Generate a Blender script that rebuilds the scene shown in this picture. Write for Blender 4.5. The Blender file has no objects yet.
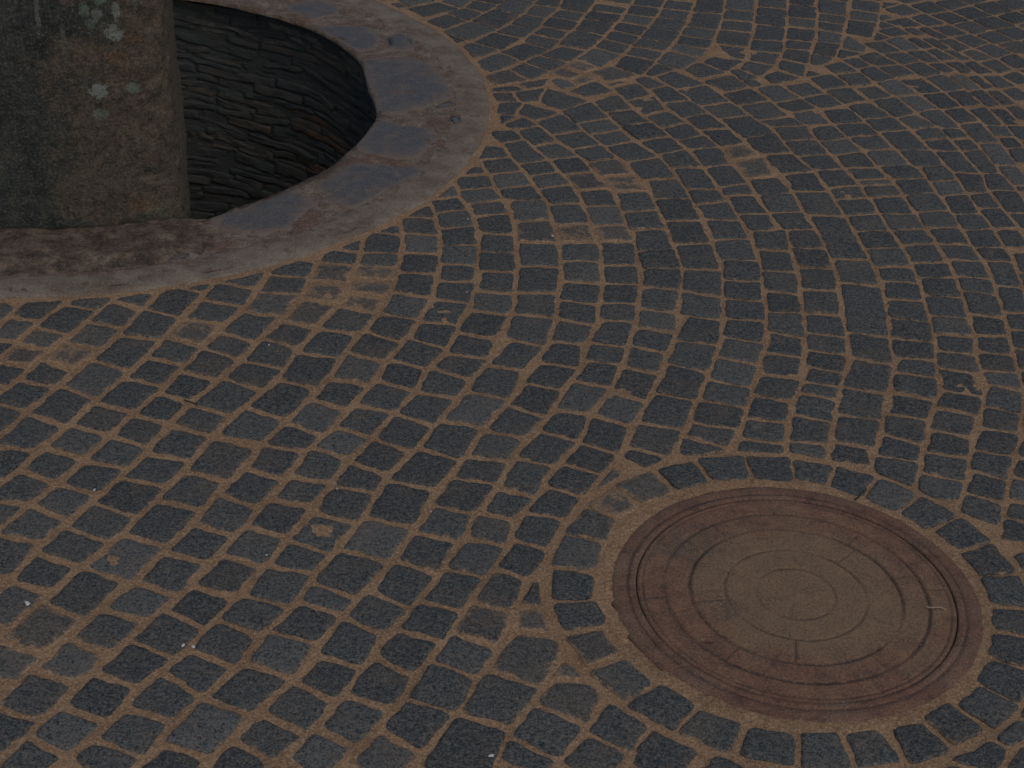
import bpy, math, random
from mathutils import Vector, noise, Matrix
# ---------------------------------------------------------------- data (metres on the ground)
ROWS = {
'R0': [(-0.752,1.863),(-0.724,1.940),(-0.690,2.023),(-0.651,2.100),(-0.617,2.180),(-0.576,2.250),(-0.544,2.339),(-0.507,2.420),(-0.481,2.508),(-0.443,2.594),(-0.422,2.680),(-0.388,2.746),(-0.356,2.837),(-0.323,2.923),(-0.298,3.019),(-0.267,3.103),(-0.242,3.190),(-0.223,3.288),(-0.219,3.389),(-0.220,3.482),(-0.227,3.578),(-0.235,3.661),(-0.249,3.719)],
'R1': [(-0.708,1.810),(-0.667,1.877),(-0.627,1.946),(-0.598,2.027),(-0.556,2.101),(-0.516,2.176),(-0.482,2.251),(-0.445,2.337),(-0.417,2.420),(-0.385,2.508),(-0.361,2.584),(-0.340,2.674),(-0.298,2.745),(-0.265,2.832),(-0.231,2.917),(-0.217,3.002),(-0.182,3.090),(-0.161,3.170),(-0.138,3.272),(-0.129,3.357),(-0.130,3.437),(-0.132,3.532),(-0.145,3.621),(-0.161,3.701),(-0.198,3.765)],
'R2': [(-0.591,1.823),(-0.557,1.876),(-0.532,1.953),(-0.492,2.023),(-0.454,2.087),(-0.429,2.165),(-0.390,2.232),(-0.364,2.319),(-0.341,2.385),(-0.303,2.473),(-0.281,2.559),(-0.262,2.628),(-0.221,2.709),(-0.187,2.798),(-0.154,2.891),(-0.126,2.972),(-0.092,3.043),(-0.085,3.130),(-0.058,3.227),(-0.050,3.316),(-0.048,3.414),(-0.054,3.596),(-0.066,3.692),(-0.092,3.756),(-0.128,3.903),(-0.142,3.952)],
'R3': [(-0.491,1.814),(-0.457,1.878),(-0.414,1.977),(-0.358,2.064),(-0.333,2.144),(-0.300,2.222),(-0.282,2.269),(-0.242,2.366),(-0.207,2.466),(-0.180,2.583),(-0.129,2.685),(-0.090,2.789),(-0.043,2.897),(-0.021,3.005),(0.027,3.109),(0.041,3.221),(0.045,3.325),(0.049,3.445),(0.042,3.562),(0.029,3.673),(0.014,3.781),(-0.012,3.851),(-0.069,4.009),(-0.085,4.086)],
'R4': [(-0.398,1.825),(-0.360,1.884),(-0.318,1.945),(-0.285,2.020),(-0.254,2.092),(-0.224,2.183),(-0.184,2.250),(-0.143,2.339),(-0.114,2.429),(-0.090,2.509),(-0.055,2.601),(-0.037,2.675),(-0.014,2.765),(0.032,2.848),(0.063,2.938),(0.098,3.026),(0.100,3.116),(0.135,3.205),(0.138,3.290),(0.150,3.381),(0.148,3.481),(0.146,3.572),(0.129,3.666),(0.106,3.773),(0.086,3.862),(0.029,4.000),(-0.028,4.116),(-0.059,4.191)],
'R5': [(-0.279,1.848),(-0.236,1.921),(-0.198,2.003),(-0.169,2.089),(-0.130,2.165),(-0.103,2.243),(-0.067,2.333),(-0.030,2.420),(-0.022,2.499),(0.018,2.575),(0.049,2.674),(0.096,2.763),(0.118,2.853),(0.161,2.957),(0.185,3.044),(0.199,3.115),(0.218,3.216),(0.225,3.293),(0.233,3.383),(0.230,3.471),(0.227,3.587),(0.212,3.668),(0.196,3.766),(0.179,3.854),(0.142,3.947),(0.105,4.031),(0.053,4.110),(0.006,4.207),(-0.028,4.255),(-0.067,4.255)],
'R6': [(-0.191,1.849),(-0.147,1.922),(-0.102,2.002),(-0.071,2.086),(-0.037,2.157),(-0.013,2.243),(0.015,2.337),(0.048,2.420),(0.067,2.506),(0.101,2.586),(0.138,2.657),(0.172,2.730),(0.195,2.827),(0.232,2.918),(0.264,3.019),(0.275,3.107),(0.299,3.186),(0.303,3.270),(0.316,3.374),(0.326,3.463),(0.316,3.552),(0.300,3.654),(0.286,3.749),(0.269,3.854),(0.234,3.942),(0.198,4.027),(0.161,4.106),(0.111,4.187),(0.058,4.278),(-0.016,4.328),(-0.077,4.329)],
'R7a': [(-0.059,1.852),(-0.027,1.971),(0.022,2.073),(0.064,2.179),(0.050,2.324)],
'R7': [(0.232,2.685),(0.262,2.726),(0.290,2.817),(0.320,2.929),(0.352,3.039),(0.384,3.142),(0.396,3.249),(0.409,3.355),(0.417,3.468),(0.402,3.592),(0.385,3.710),(0.368,3.825),(0.346,3.937),(0.307,4.046),(0.239,4.131),(0.183,4.276),(0.144,4.372),(0.050,4.448),(-0.025,4.412),(-0.086,4.396)],
'R8': [(0.337,2.706),(0.379,2.767),(0.402,2.827),(0.423,2.907),(0.444,2.982),(0.465,3.077),(0.488,3.160),(0.501,3.248),(0.504,3.336),(0.506,3.425),(0.506,3.520),(0.497,3.623),(0.488,3.727),(0.470,3.816),(0.449,3.887),(0.419,4.010),(0.383,4.101),(0.345,4.182),(0.302,4.266),(0.251,4.351),(0.206,4.458),(0.152,4.513)],
'R9': [(0.493,2.740),(0.495,2.780),(0.500,2.853),(0.520,2.937),(0.552,3.020),(0.561,3.108),(0.578,3.194),(0.586,3.289),(0.590,3.378),(0.595,3.474),(0.594,3.578),(0.596,3.680),(0.574,3.670),(0.557,3.764),(0.529,3.864),(0.525,3.917),(0.490,4.029),(0.472,4.134),(0.434,4.192),(0.398,4.269),(0.352,4.346),(0.309,4.444),(0.256,4.526)],
'R10': [(0.564,2.737),(0.575,2.783),(0.595,2.870),(0.612,2.952),(0.626,3.001),(0.643,3.056),(0.655,3.127),(0.662,3.199),(0.665,3.288),(0.670,3.397),(0.677,3.500),(0.669,3.597),(0.659,3.691),(0.640,3.782),(0.626,3.881),(0.598,3.968),(0.577,4.077),(0.539,4.157),(0.504,4.257),(0.460,4.342),(0.411,4.430),(0.360,4.521)],
'R11': [(0.647,2.715),(0.661,2.784),(0.685,2.883),(0.708,2.986),(0.745,3.100),(0.754,3.210),(0.770,3.433),(0.764,3.551),(0.735,3.773),(0.715,3.905),(0.697,4.008),(0.651,4.116),(0.617,4.229),(0.553,4.337),(0.513,4.425),(0.459,4.542),(0.379,4.624)],
'R12': [(0.719,2.660),(0.741,2.740),(0.765,2.810),(0.786,2.891),(0.817,2.972),(0.833,3.053),(0.842,3.118),(0.849,3.191),(0.859,3.280),(0.863,3.371),(0.869,3.454),(0.864,3.527),(0.855,3.615),(0.839,3.701),(0.831,3.789),(0.815,3.873),(0.806,3.940),(0.775,4.039),(0.747,4.119),(0.729,4.210),(0.716,4.303),(0.676,4.351),(0.631,4.448),(0.583,4.530),(0.534,4.615)],
'R13': [(0.791,2.622),(0.817,2.686),(0.837,2.763),(0.858,2.839),(0.888,2.921),(0.916,2.990),(0.923,3.079),(0.932,3.150),(0.941,3.223),(0.942,3.304),(0.948,3.396),(0.948,3.483),(0.943,3.554),(0.936,3.643),(0.922,3.719),(0.911,3.801),(0.899,3.896),(0.890,3.956),(0.876,3.991),(0.861,4.059),(0.840,4.142),(0.783,4.305),(0.762,4.412),(0.722,4.476),(0.671,4.577)],
'R14': [(0.864,2.551),(0.888,2.626),(0.911,2.700),(0.938,2.775),(0.967,2.855),(0.987,2.934),(1.011,3.018),(1.014,3.081),(1.020,3.155),(1.028,3.231),(1.035,3.318),(1.042,3.420),(1.043,3.492),(1.039,3.574),(1.023,3.653),(1.012,3.739),(1.007,3.825),(0.990,3.920),(0.980,4.007),(0.954,4.081),(0.923,4.173),(0.900,4.262),(0.875,4.341),(0.846,4.431),(0.803,4.521),(0.757,4.606)],
'R15': [(0.915,2.495),(0.932,2.560),(0.948,2.619),(0.969,2.692),(0.989,2.760),(1.009,2.839),(1.030,2.921),(1.049,3.007),(1.064,3.094),(1.078,3.181),(1.088,3.260),(1.097,3.337),(1.107,3.457),(1.115,3.578),(1.106,3.645),(1.102,3.741),(1.088,3.820),(1.077,3.923),(1.068,4.005),(1.045,4.088),(1.022,4.181),(0.983,4.304),(0.955,4.384),(0.908,4.481),(0.867,4.583),(0.828,4.670)],
'R16': [(1.134,3.170),(1.151,3.288),(1.169,3.434),(1.174,3.529),(1.167,3.626),(1.167,3.748),(1.144,3.857),(1.131,3.942),(1.135,4.056),(1.109,4.191),(1.082,4.332),(1.041,4.411),(0.998,4.527),(0.955,4.612),(0.925,4.701),(0.885,4.772)],
'R17': [(1.220,3.838),(1.204,3.962),(1.187,4.062),(1.169,4.197),(1.137,4.338),(1.103,4.452),(1.058,4.552),(1.019,4.656),(0.967,4.744),(0.927,4.816)],
'R18': [(1.255,3.996),(1.242,4.113),(1.226,4.251),(1.205,4.380),(1.177,4.478),(1.140,4.580),(1.094,4.684),(1.044,4.773),(0.992,4.864)],
'R19': [(1.299,4.135),(1.287,4.226),(1.264,4.370),(1.240,4.486),(1.208,4.606),(1.171,4.713),(1.122,4.802),(1.075,4.875),(1.029,4.960)],
'R20': [(1.338,4.280),(1.320,4.376),(1.290,4.492),(1.259,4.613),(1.222,4.719),(1.181,4.810),(1.139,4.903),(1.095,4.999)],
'R21': [(1.369,4.416),(1.336,4.515),(1.302,4.618),(1.267,4.725),(1.230,4.835),(1.186,4.919),(1.141,5.005),(1.093,5.083)],
'R22': [(1.401,4.558),(1.364,4.644),(1.326,4.732),(1.280,4.832),(1.230,4.915),(1.187,5.011),(1.140,5.089)],
'R23': [(1.431,4.689),(1.382,4.758),(1.343,4.849),(1.291,4.922),(1.240,5.008),(1.187,5.095),(1.139,5.176)],
'R24': [(1.458,4.806),(1.412,4.898),(1.360,4.972),(1.308,5.048),(1.254,5.126),(1.198,5.206),(1.149,5.288)],
'R25': [(1.485,4.927),(1.434,5.002),(1.382,5.079),(1.329,5.157),(1.274,5.238),(1.226,5.322)],
'R26': [(1.514,5.054),(1.462,5.132),(1.410,5.212),(1.355,5.294),(1.312,5.356)],
'V-1': [(-0.348,5.019),(-0.239,5.099),(-0.198,5.194)],
'V0': [(-0.282,4.922),(-0.219,5.004),(-0.142,5.146),(-0.114,5.229)],
'V1': [(-0.222,4.848),(-0.134,4.942),(-0.062,5.058),(-0.019,5.185)],
'V2': [(-0.175,4.705),(-0.113,4.772),(-0.057,4.869),(-0.015,4.947),(0.014,5.042),(0.051,5.128),(0.058,5.218)],
'V3': [(-0.138,4.606),(-0.053,4.707),(0.021,4.799),(0.075,4.948),(0.120,5.104),(0.152,5.220)],
'V4': [(-0.104,4.518),(-0.014,4.566),(0.034,4.631),(0.083,4.700),(0.134,4.794),(0.186,4.922),(0.218,5.031),(0.259,5.167)],
'V5': [(-0.086,4.422),(0.002,4.459),(0.091,4.560),(0.169,4.682),(0.228,4.786),(0.289,4.935),(0.340,5.090),(0.377,5.251)],
'V6': [(0.201,4.583),(0.287,4.631),(0.327,4.740),(0.377,4.885),(0.434,5.070),(0.471,5.241)],
'V7': [(0.336,4.609),(0.403,4.683),(0.452,4.785),(0.481,4.848),(0.518,5.007),(0.546,5.140),(0.567,5.277)],
'V8': [(0.458,4.643),(0.539,4.690),(0.589,4.773),(0.597,4.877),(0.622,4.996),(0.645,5.175),(0.661,5.313)],
'V9': [(0.578,4.639),(0.637,4.661),(0.680,4.743),(0.700,4.837),(0.717,4.929),(0.734,5.057),(0.757,5.213),(0.769,5.328)],
'V10': [(0.675,4.614),(0.745,4.679),(0.777,4.768),(0.795,4.865),(0.808,4.941),(0.828,5.048),(0.838,5.135),(0.851,5.248),(0.862,5.341)],
'V11': [(0.789,4.703),(0.862,4.824),(0.898,4.933),(0.914,5.028),(0.937,5.181),(0.955,5.307)],
'V12': [(0.888,4.744),(0.950,4.879),(0.983,5.005),(1.021,5.138),(1.042,5.224),(1.060,5.322)],
'R-1': [(-0.783,2.014),(-0.758,2.089),(-0.713,2.182),(-0.663,2.279),(-0.617,2.379),(-0.580,2.485),(-0.545,2.576),(-0.513,2.689),(-0.469,2.793),(-0.418,2.903),(-0.400,3.018),(-0.373,3.121),(-0.340,3.211),(-0.325,3.278),(-0.315,3.347),(-0.310,3.411),(-0.308,3.477),(-0.307,3.570),(-0.297,3.622)],
'R-2': [(-0.827,2.142),(-0.782,2.242),(-0.760,2.319),(-0.725,2.390),(-0.692,2.465),(-0.661,2.551),(-0.631,2.634),(-0.611,2.727),(-0.586,2.799),(-0.536,2.897),(-0.503,2.972),(-0.484,3.057),(-0.451,3.137),(-0.415,3.236),(-0.412,3.326),(-0.405,3.413),(-0.399,3.482),(-0.389,3.555)],
'R-3': [(-0.852,2.262),(-0.839,2.369),(-0.807,2.448),(-0.769,2.519),(-0.740,2.600),(-0.712,2.676),(-0.689,2.757),(-0.655,2.834),(-0.627,2.922),(-0.596,3.007),(-0.569,3.074),(-0.527,3.172),(-0.508,3.266),(-0.493,3.425),(-0.479,3.466)],
'R-4': [(-0.888,2.390),(-0.884,2.472),(-0.851,2.551),(-0.820,2.630),(-0.790,2.708),(-0.761,2.791),(-0.724,2.885),(-0.696,2.969),(-0.677,3.044),(-0.654,3.134),(-0.626,3.216),(-0.617,3.294),(-0.589,3.395)],
'R-5': [(-0.933,2.537),(-0.920,2.638),(-0.883,2.739),(-0.847,2.839),(-0.807,2.944),(-0.770,3.056),(-0.749,3.159),(-0.716,3.268),(-0.680,3.339)],
'R-6': [(-0.985,2.687),(-0.972,2.779),(-0.936,2.862),(-0.915,2.934),(-0.877,3.011),(-0.852,3.101),(-0.825,3.181),(-0.795,3.257),(-0.773,3.285)],
'R-7': [(-1.011,2.851),(-0.993,2.927),(-0.976,2.997),(-0.958,3.069),(-0.914,3.167),(-0.896,3.228),(-0.874,3.247)],
'R-8': [(-1.064,2.969),(-1.048,3.020),(-1.023,3.109),(-0.991,3.219)],
'R-9': [(-1.103,3.107),(-1.069,3.174),(-1.058,3.191)],
'S8': [(0.034,1.874),(0.063,1.917),(0.103,1.993),(0.136,2.070),(0.121,2.125)],
'S9': [(0.127,1.870),(0.173,1.936),(0.217,2.015)],
'S10': [(0.227,1.876),(0.285,1.975)],
'S12': [(0.720,1.919),(0.764,1.986),(0.814,2.039),(0.846,2.075)],
'S13': [(0.768,1.917),(0.818,1.968)],
}
RING_ANG = [-178.7,-167.8,-155.2,-141.6,-128.3,-115.5,-101.3,-89.1,-76.7,-65.9,-53.9,-43.0,-30.6,-17.8,-6.4,5.3,18.7,30.8,42.6,55.0,66.7,77.7,89.1,103.1,115.7,129.2,141.2,153.8,166.3]
SLABS = [[(-0.430,4.032),(-0.410,4.159),(-0.386,4.210),(-0.242,4.170),(-0.210,4.126),(-0.240,4.038),(-0.266,3.967),(-0.330,3.975),(-0.420,4.002)],
[(-0.509,3.782),(-0.429,3.942),(-0.229,3.935),(-0.294,3.814),(-0.390,3.681),(-0.463,3.700)],
[(-0.727,3.594),(-0.534,3.788),(-0.482,3.711),(-0.527,3.551),(-0.649,3.526),(-0.712,3.557)],
[(-0.470,4.630),(-0.331,4.666),(-0.270,4.608),(-0.214,4.486),(-0.188,4.384),(-0.251,4.308),(-0.315,4.267),(-0.381,4.230),(-0.432,4.424)],
[(-0.625,4.856),(-0.584,4.886),(-0.473,4.886),(-0.428,4.801),(-0.430,4.702),(-0.481,4.666)],
[(-0.420,4.782),(-0.374,4.848),(-0.326,4.794),(-0.319,4.697),(-0.398,4.696)],
[(-0.735,4.967),(-0.717,5.056),(-0.637,5.089),(-0.563,5.033),(-0.569,4.957),(-0.642,4.906)],
[(-0.257,4.299),(-0.200,4.357),(-0.179,4.334),(-0.223,4.287)],
[(-0.207,4.247),(-0.169,4.268),(-0.159,4.204),(-0.184,4.185)],
[(-0.793,3.410),(-0.748,3.439),(-0.722,3.423),(-0.757,3.372)]]
CHIPS = [(-0.776,2.193),(-0.505,2.108),(-0.488,2.107),(-0.739,2.515),(-0.609,2.637),(-0.308,2.553),(-0.134,2.497),(-0.406,2.351),(-0.005,1.895),(-0.107,3.306),(-0.122,3.657),(0.077,3.590),(-0.502,3.044),(0.122,3.994),(0.424,4.034),(0.798,2.873),(0.524,2.069),(-1.034,3.471)]
STRAW = [(0.730,2.291)]
TWIGS = [(0.652,2.615),(-0.620,2.814)]
SLOT = [(0.333,2.183)]
DUSTY = [(-0.348,3.287),(-0.390,3.328),(-0.310,3.347),(-0.334,3.255),(-0.471,3.188),(-0.412,3.281),(0.196,3.895),(0.258,3.916),(0.205,2.548),(0.192,2.581),(0.082,3.616),(0.181,3.614),(-0.007,4.530),(0.112,4.600),(0.161,4.643),(0.215,4.539),(-0.655,3.107),(-0.958,2.969),(-0.894,2.975),(0.125,2.095),(-0.734,2.112),(0.611,4.103),(0.568,4.053),(0.031,2.205)]

random.seed(7)
R = math.radians
COL = bpy.context.scene.collection
MC = (.492, 2.317)            # manhole centre
WC = (-1.19, 4.28)            # well centre
RING_IN, RING_OUT = .335, .419
RIM = 1.103                   # outer radius of the well rim
HOLE = .825

# ---------------------------------------------------------------- helpers
def link(name, verts, faces, mat, parent=None, smooth=True):
    me = bpy.data.meshes.new(name)
    me.from_pydata(verts, [], faces)
    me.update()
    if mat: me.materials.append(mat)
    if smooth: me.polygons.foreach_set('use_smooth', [True] * len(me.polygons))
    o = bpy.data.objects.new(name, me)
    COL.objects.link(o)
    if parent:
        o.parent = parent
    return o

def empty(name, loc=(0, 0, 0)):
    o = bpy.data.objects.new(name, None)
    o.empty_display_size = .1
    COL.objects.link(o); o.location = loc
    return o

def tag(o, label, cat, group=None, kind=None):
    o['label'] = label; o['category'] = cat
    if group: o['group'] = group
    if kind: o['kind'] = kind

def attr(o, name, vals):
    a = o.data.attributes.new(name, 'FLOAT', 'POINT')
    a.data.foreach_set('value', vals)

def nz(x, y, z=0.0, s=1.0):
    return noise.noise(Vector((x * s, y * s, z * s)))

# ---------------------------------------------------------------- materials
class Mat:
    def __init__(self, name):
        self.m = bpy.data.materials.new(name); self.m.use_nodes = True
        self.t = self.m.node_tree; self.n = self.t.nodes; self.l = self.t.links
        self.b = self.n['Principled BSDF']
    def add(self, typ, **kw):
        n = self.n.new(typ)
        for k, v in kw.items(): setattr(n, k, v)
        return n
    def put(self, v, sock):
        if isinstance(v, bpy.types.NodeSocket): self.l.new(v, sock)
        else: sock.default_value = v
    def pos(self):
        return self.add('ShaderNodeTexCoord').outputs['Object']
    def noise(self, scale, detail=4, rough=.6, vec=None, dist=0):
        n = self.add('ShaderNodeTexNoise')
        self.l.new(vec or self.pos(), n.inputs['Vector'])
        n.inputs['Scale'].default_value = scale; n.inputs['Detail'].default_value = detail
        n.inputs['Roughness'].default_value = rough; n.inputs['Distortion'].default_value = dist
        return n.outputs['Fac']
    def voronoi(self, scale, vec=None, out='Distance'):
        n = self.add('ShaderNodeTexVoronoi')
        self.l.new(vec or self.pos(), n.inputs['Vector']); n.inputs['Scale'].default_value = scale
        return n.outputs[out]
    def math(self, op, a, b=0.0, c=None, clamp=False):
        n = self.add('ShaderNodeMath', operation=op, use_clamp=clamp)
        self.put(a, n.inputs[0]); self.put(b, n.inputs[1])
        if c is not None: self.put(c, n.inputs[2])
        return n.outputs[0]
    def step(self, v, lo, hi, a=0.0, b=1.0):
        n = self.add('ShaderNodeMapRange', interpolation_type='SMOOTHSTEP')
        self.put(v, n.inputs['Value'])
        for k, x in (('From Min', lo), ('From Max', hi), ('To Min', a), ('To Max', b)): n.inputs[k].default_value = x
        return n.outputs['Result']
    def ramp(self, v, stops):
        n = self.add('ShaderNodeValToRGB'); e = n.color_ramp.elements
        while len(e) < len(stops): e.new(.5)
        for el, (p, c) in zip(e, stops): el.position = p; el.color = (*c, 1)
        self.put(v, n.inputs['Fac']); return n.outputs['Color']
    def mix(self, f, a, b, mode='MIX'):
        n = self.add('ShaderNodeMix', data_type='RGBA', blend_type=mode)
        self.put(f, n.inputs['Factor'])
        for v, s in ((a, n.inputs['A']), (b, n.inputs['B'])):
            s = n.inputs[6] if s == n.inputs['A'] else n.inputs[7]
        for v, i in ((a, 6), (b, 7)):
            if isinstance(v, tuple): v = (*v, 1)
            self.put(v, n.inputs[i])
        return n.outputs[2]
    def attrf(self, name):
        n = self.add('ShaderNodeAttribute'); n.attribute_name = name
        return n.outputs['Fac']
    def island(self):
        return self.add('ShaderNodeNewGeometry').outputs['Random Per Island']
    def stretch(self, sx, sy, sz):
        n = self.add('ShaderNodeMapping'); self.l.new(self.pos(), n.inputs['Vector'])
        n.inputs['Scale'].default_value = (sx, sy, sz); return n.outputs['Vector']
    def bump(self, h, strength=.5, dist=.004, normal=None):
        n = self.add('ShaderNodeBump')
        self.put(h, n.inputs['Height']); n.inputs['Strength'].default_value = strength
        n.inputs['Distance'].default_value = dist
        if normal: self.l.new(normal, n.inputs['Normal'])
        return n.outputs['Normal']
    def done(self, col, rough=.85, normal=None, spec=.35):
        self.put(col if not isinstance(col, tuple) else (*col, 1), self.b.inputs['Base Color'])
        self.put(rough, self.b.inputs['Roughness'])
        self.b.inputs['Specular IOR Level'].default_value = spec
        if normal: self.l.new(normal, self.b.inputs['Normal'])
        return self.m

SAND_A, SAND_B, SAND_C = (.255, .164, .096), (.190, .120, .070), (.375, .265, .17)

def sand_colour(M):
    g = M.noise(230, 3, .85)
    big = M.noise(9, 4, .6)
    c = M.mix(M.step(big, .35, .68), SAND_A, SAND_B)
    c = M.mix(M.step(g, .51, .62, 0, .75), c, SAND_C)
    c = M.mix(M.step(g, .48, .36, 0, .75), c, (.085, .060, .044))
    # reddish crumbs
    r = M.noise(60, 3, .7)
    return M.mix(M.step(r, .60, .72, 0, .5), c, (.20, .095, .065))

def mat_sand():
    M = Mat('joint_sand')
    c = sand_colour(M)
    h = M.math('ADD', M.noise(420, 3, .8), M.math('MULTIPLY', M.noise(60, 4, .6), 2.0))
    return M.done(c, .95, M.bump(h, .6, .004), .06)

def mat_sett():
    M = Mat('basalt_setts')
    isl = M.island()
    base = M.ramp(isl, [(0, (.041, .048, .051)), (.35, (.050, .058, .0605)), (.75, (.058, .066, .067)), (.93, (.070, .077, .077)), (1, (.084, .090, .089))])
    g = M.math('ADD', M.math('MULTIPLY', M.noise(240, 3, .9), .6), M.math('MULTIPLY', M.noise(105, 4, .85), .4))
    base = M.mix(M.step(g, .505, .585, 0, .5), base, (.18, .16, .135))
    base = M.mix(M.step(g, .50, .42, 0, .85), base, (.010, .012, .015))
    fl = M.noise(135, 3, .85)
    base = M.mix(M.step(fl, .57, .66, 0, .55), base, (.15, .090, .060))
    g2 = M.noise(90, 4, .7)
    base = M.mix(M.step(g2, .55, .72, 0, .35), base, (.13, .115, .10))
    # dusting of sand: creeps in from the worn edges and lies in the hollows
    edge = M.attrf('edge'); dus = M.attrf('dust')
    n1 = M.noise(34, 5, .75); n2 = M.noise(190, 3, .85)
    v = M.math('ADD', M.math('MULTIPLY', n1, 1.0), M.math('MULTIPLY', n2, .45))
    v = M.math('ADD', v, M.math('MULTIPLY', edge, -.34))
    v = M.math('ADD', v, M.math('MULTIPLY', dus, .42))
    cover = M.step(v, .66, .90, 0, .85)
    film = M.step(M.math('ADD', M.noise(14, 4, .6), M.math('MULTIPLY', dus, .35)), .44, .74, .0, .12)
    cover = M.math('MAXIMUM', cover, film)
    c = M.mix(cover, base, sand_colour(M))
    h = M.math('ADD', M.noise(330, 4, .8), M.math('MULTIPLY', M.noise(70, 5, .65), 2.2))
    rough = M.math('ADD', .80, M.math('MULTIPLY', cover, .15))
    return M.done(c, rough, M.bump(h, .45, .003), .10)

def mat_slab():
    M = Mat('rim_slab_stone')
    isl = M.island()
    base = M.ramp(isl, [(0, (.050, .053, .060)), (.5, (.060, .063, .069)), (1, (.076, .076, .078))])
    g = M.noise(198, 3, .85)
    base = M.mix(M.step(g, .50, .64, 0, .5), base, (.19, .165, .15))
    base = M.mix(M.step(g, .48, .36, 0, .6), base, (.03, .03, .036))
    d = M.noise(17, 5, .68)
    base = M.mix(M.step(d, .48, .64, 0, .5), base, (.118, .090, .074))
    e = M.attrf('edge')
    dd = M.math('SUBTRACT', M.noise(30, 6, .75), M.math('MULTIPLY', e, .30))
    base = M.mix(M.step(dd, .20, .40, 0, .75), base, (.135, .102, .080))
    h = M.math('ADD', M.noise(260, 4, .8), M.math('MULTIPLY', M.noise(30, 5, .6), 2.5))
    return M.done(base, .72, M.bump(h, .6, .005), .35)

def mat_mortar():
    M = Mat('rim_mortar')
    n = M.noise(26, 5, .7)
    c = M.ramp(n, [(.32, (.085, .064, .050)), (.48, (.145, .112, .086)), (.62, (.215, .178, .142))])
    red = M.noise(11, 5, .7)
    c = M.mix(M.step(red, .46, .60, 0, .75), c, (.118, .064, .044))
    g = M.noise(211, 3, .85)
    c = M.mix(M.step(g, .52, .64, 0, .6), c, (.27, .22, .18))
    c = M.mix(M.step(g, .48, .36, 0, .7), c, (.045, .036, .032))
    h = M.math('ADD', M.noise(300, 4, .8), M.math('MULTIPLY', M.noise(40, 5, .65), 2.5))
    return M.done(c, .92, M.bump(h, .8, .006), .2)

def mat_band():
    M = Mat('kerb_mortar_band')
    n = M.noise(15, 5, .6)
    c = M.ramp(n, [(.32, (.095, .076, .058)), (.5, (.148, .122, .098)), (.68, (.190, .156, .122))])
    red = M.noise(8, 5, .75)
    c = M.mix(M.step(red, .50, .63, 0, .6), c, (.128, .078, .054))
    g = M.noise(224, 3, .85)
    c = M.mix(M.step(g, .54, .64, 0, .45), c, (.27, .23, .19))
    c = M.mix(M.step(g, .48, .36, 0, .6), c, (.06, .05, .045))
    h = M.math('ADD', M.noise(300, 4, .8), M.math('MULTIPLY', M.noise(30, 5, .6), 1.6))
    return M.done(c, .9, M.bump(h, .55, .004), .2)

def mat_soil():
    M = Mat('packed_soil')
    n = M.noise(18, 6, .72)
    c = M.ramp(n, [(.36, (.040, .034, .029)), (.5, (.088, .067, .051)), (.62, (.165, .128, .098))])
    g = M.noise(184, 3, .85)
    c = M.mix(M.step(g, .55, .64, 0, .5), c, (.22, .16, .12))
    c = M.mix(M.step(g, .48, .36, 0, .6), c, (.022, .018, .018))
    h = M.math('ADD', M.noise(200, 4, .8), M.math('MULTIPLY', M.noise(22, 5, .6), 3))
    return M.done(c, .95, M.bump(h, .8, .006), .15)

def mat_shaft():
    M = Mat('shaft_stone')
    isl = M.island()
    base = M.ramp(isl, [(0, (.042, .049, .050)), (.5, (.048, .054, .054)), (.85, (.054, .057, .053)), (.95, (.068, .063, .053)), (1, (.082, .070, .056))])
    s = M.stretch(1, 1, 2.5)
    n = M.noise(13, 6, .72, s)
    base = M.mix(M.step(n, .48, .68, 0, .6), base, (.085, .070, .052))
    base = M.mix(M.step(n, .48, .32, 0, .6), base, (.024, .028, .029))
    gr = M.noise(9, 4, .6)
    base = M.mix(M.step(gr, .52, .7, 0, .45), base, (.045, .058, .042))
    o = M.attrf('ochre'); p = M.attrf('pale')
    base = M.mix(M.math('MULTIPLY', o, M.step(n, .40, .58, .1, .9)), base, (.105, .058, .030))
    base = M.mix(M.math('MULTIPLY', p, M.step(n, .45, .60, .0, .8)), base, (.13, .12, .105))
    g = M.noise(220, 4, .8)
    base = M.mix(M.step(g, .52, .64, 0, .4), base, (.11, .10, .085))
    h = M.math('ADD', M.noise(150, 4, .8), M.math('MULTIPLY', n, 3.0))
    return M.done(base, .8, M.bump(h, .5, .006), .2)

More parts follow.
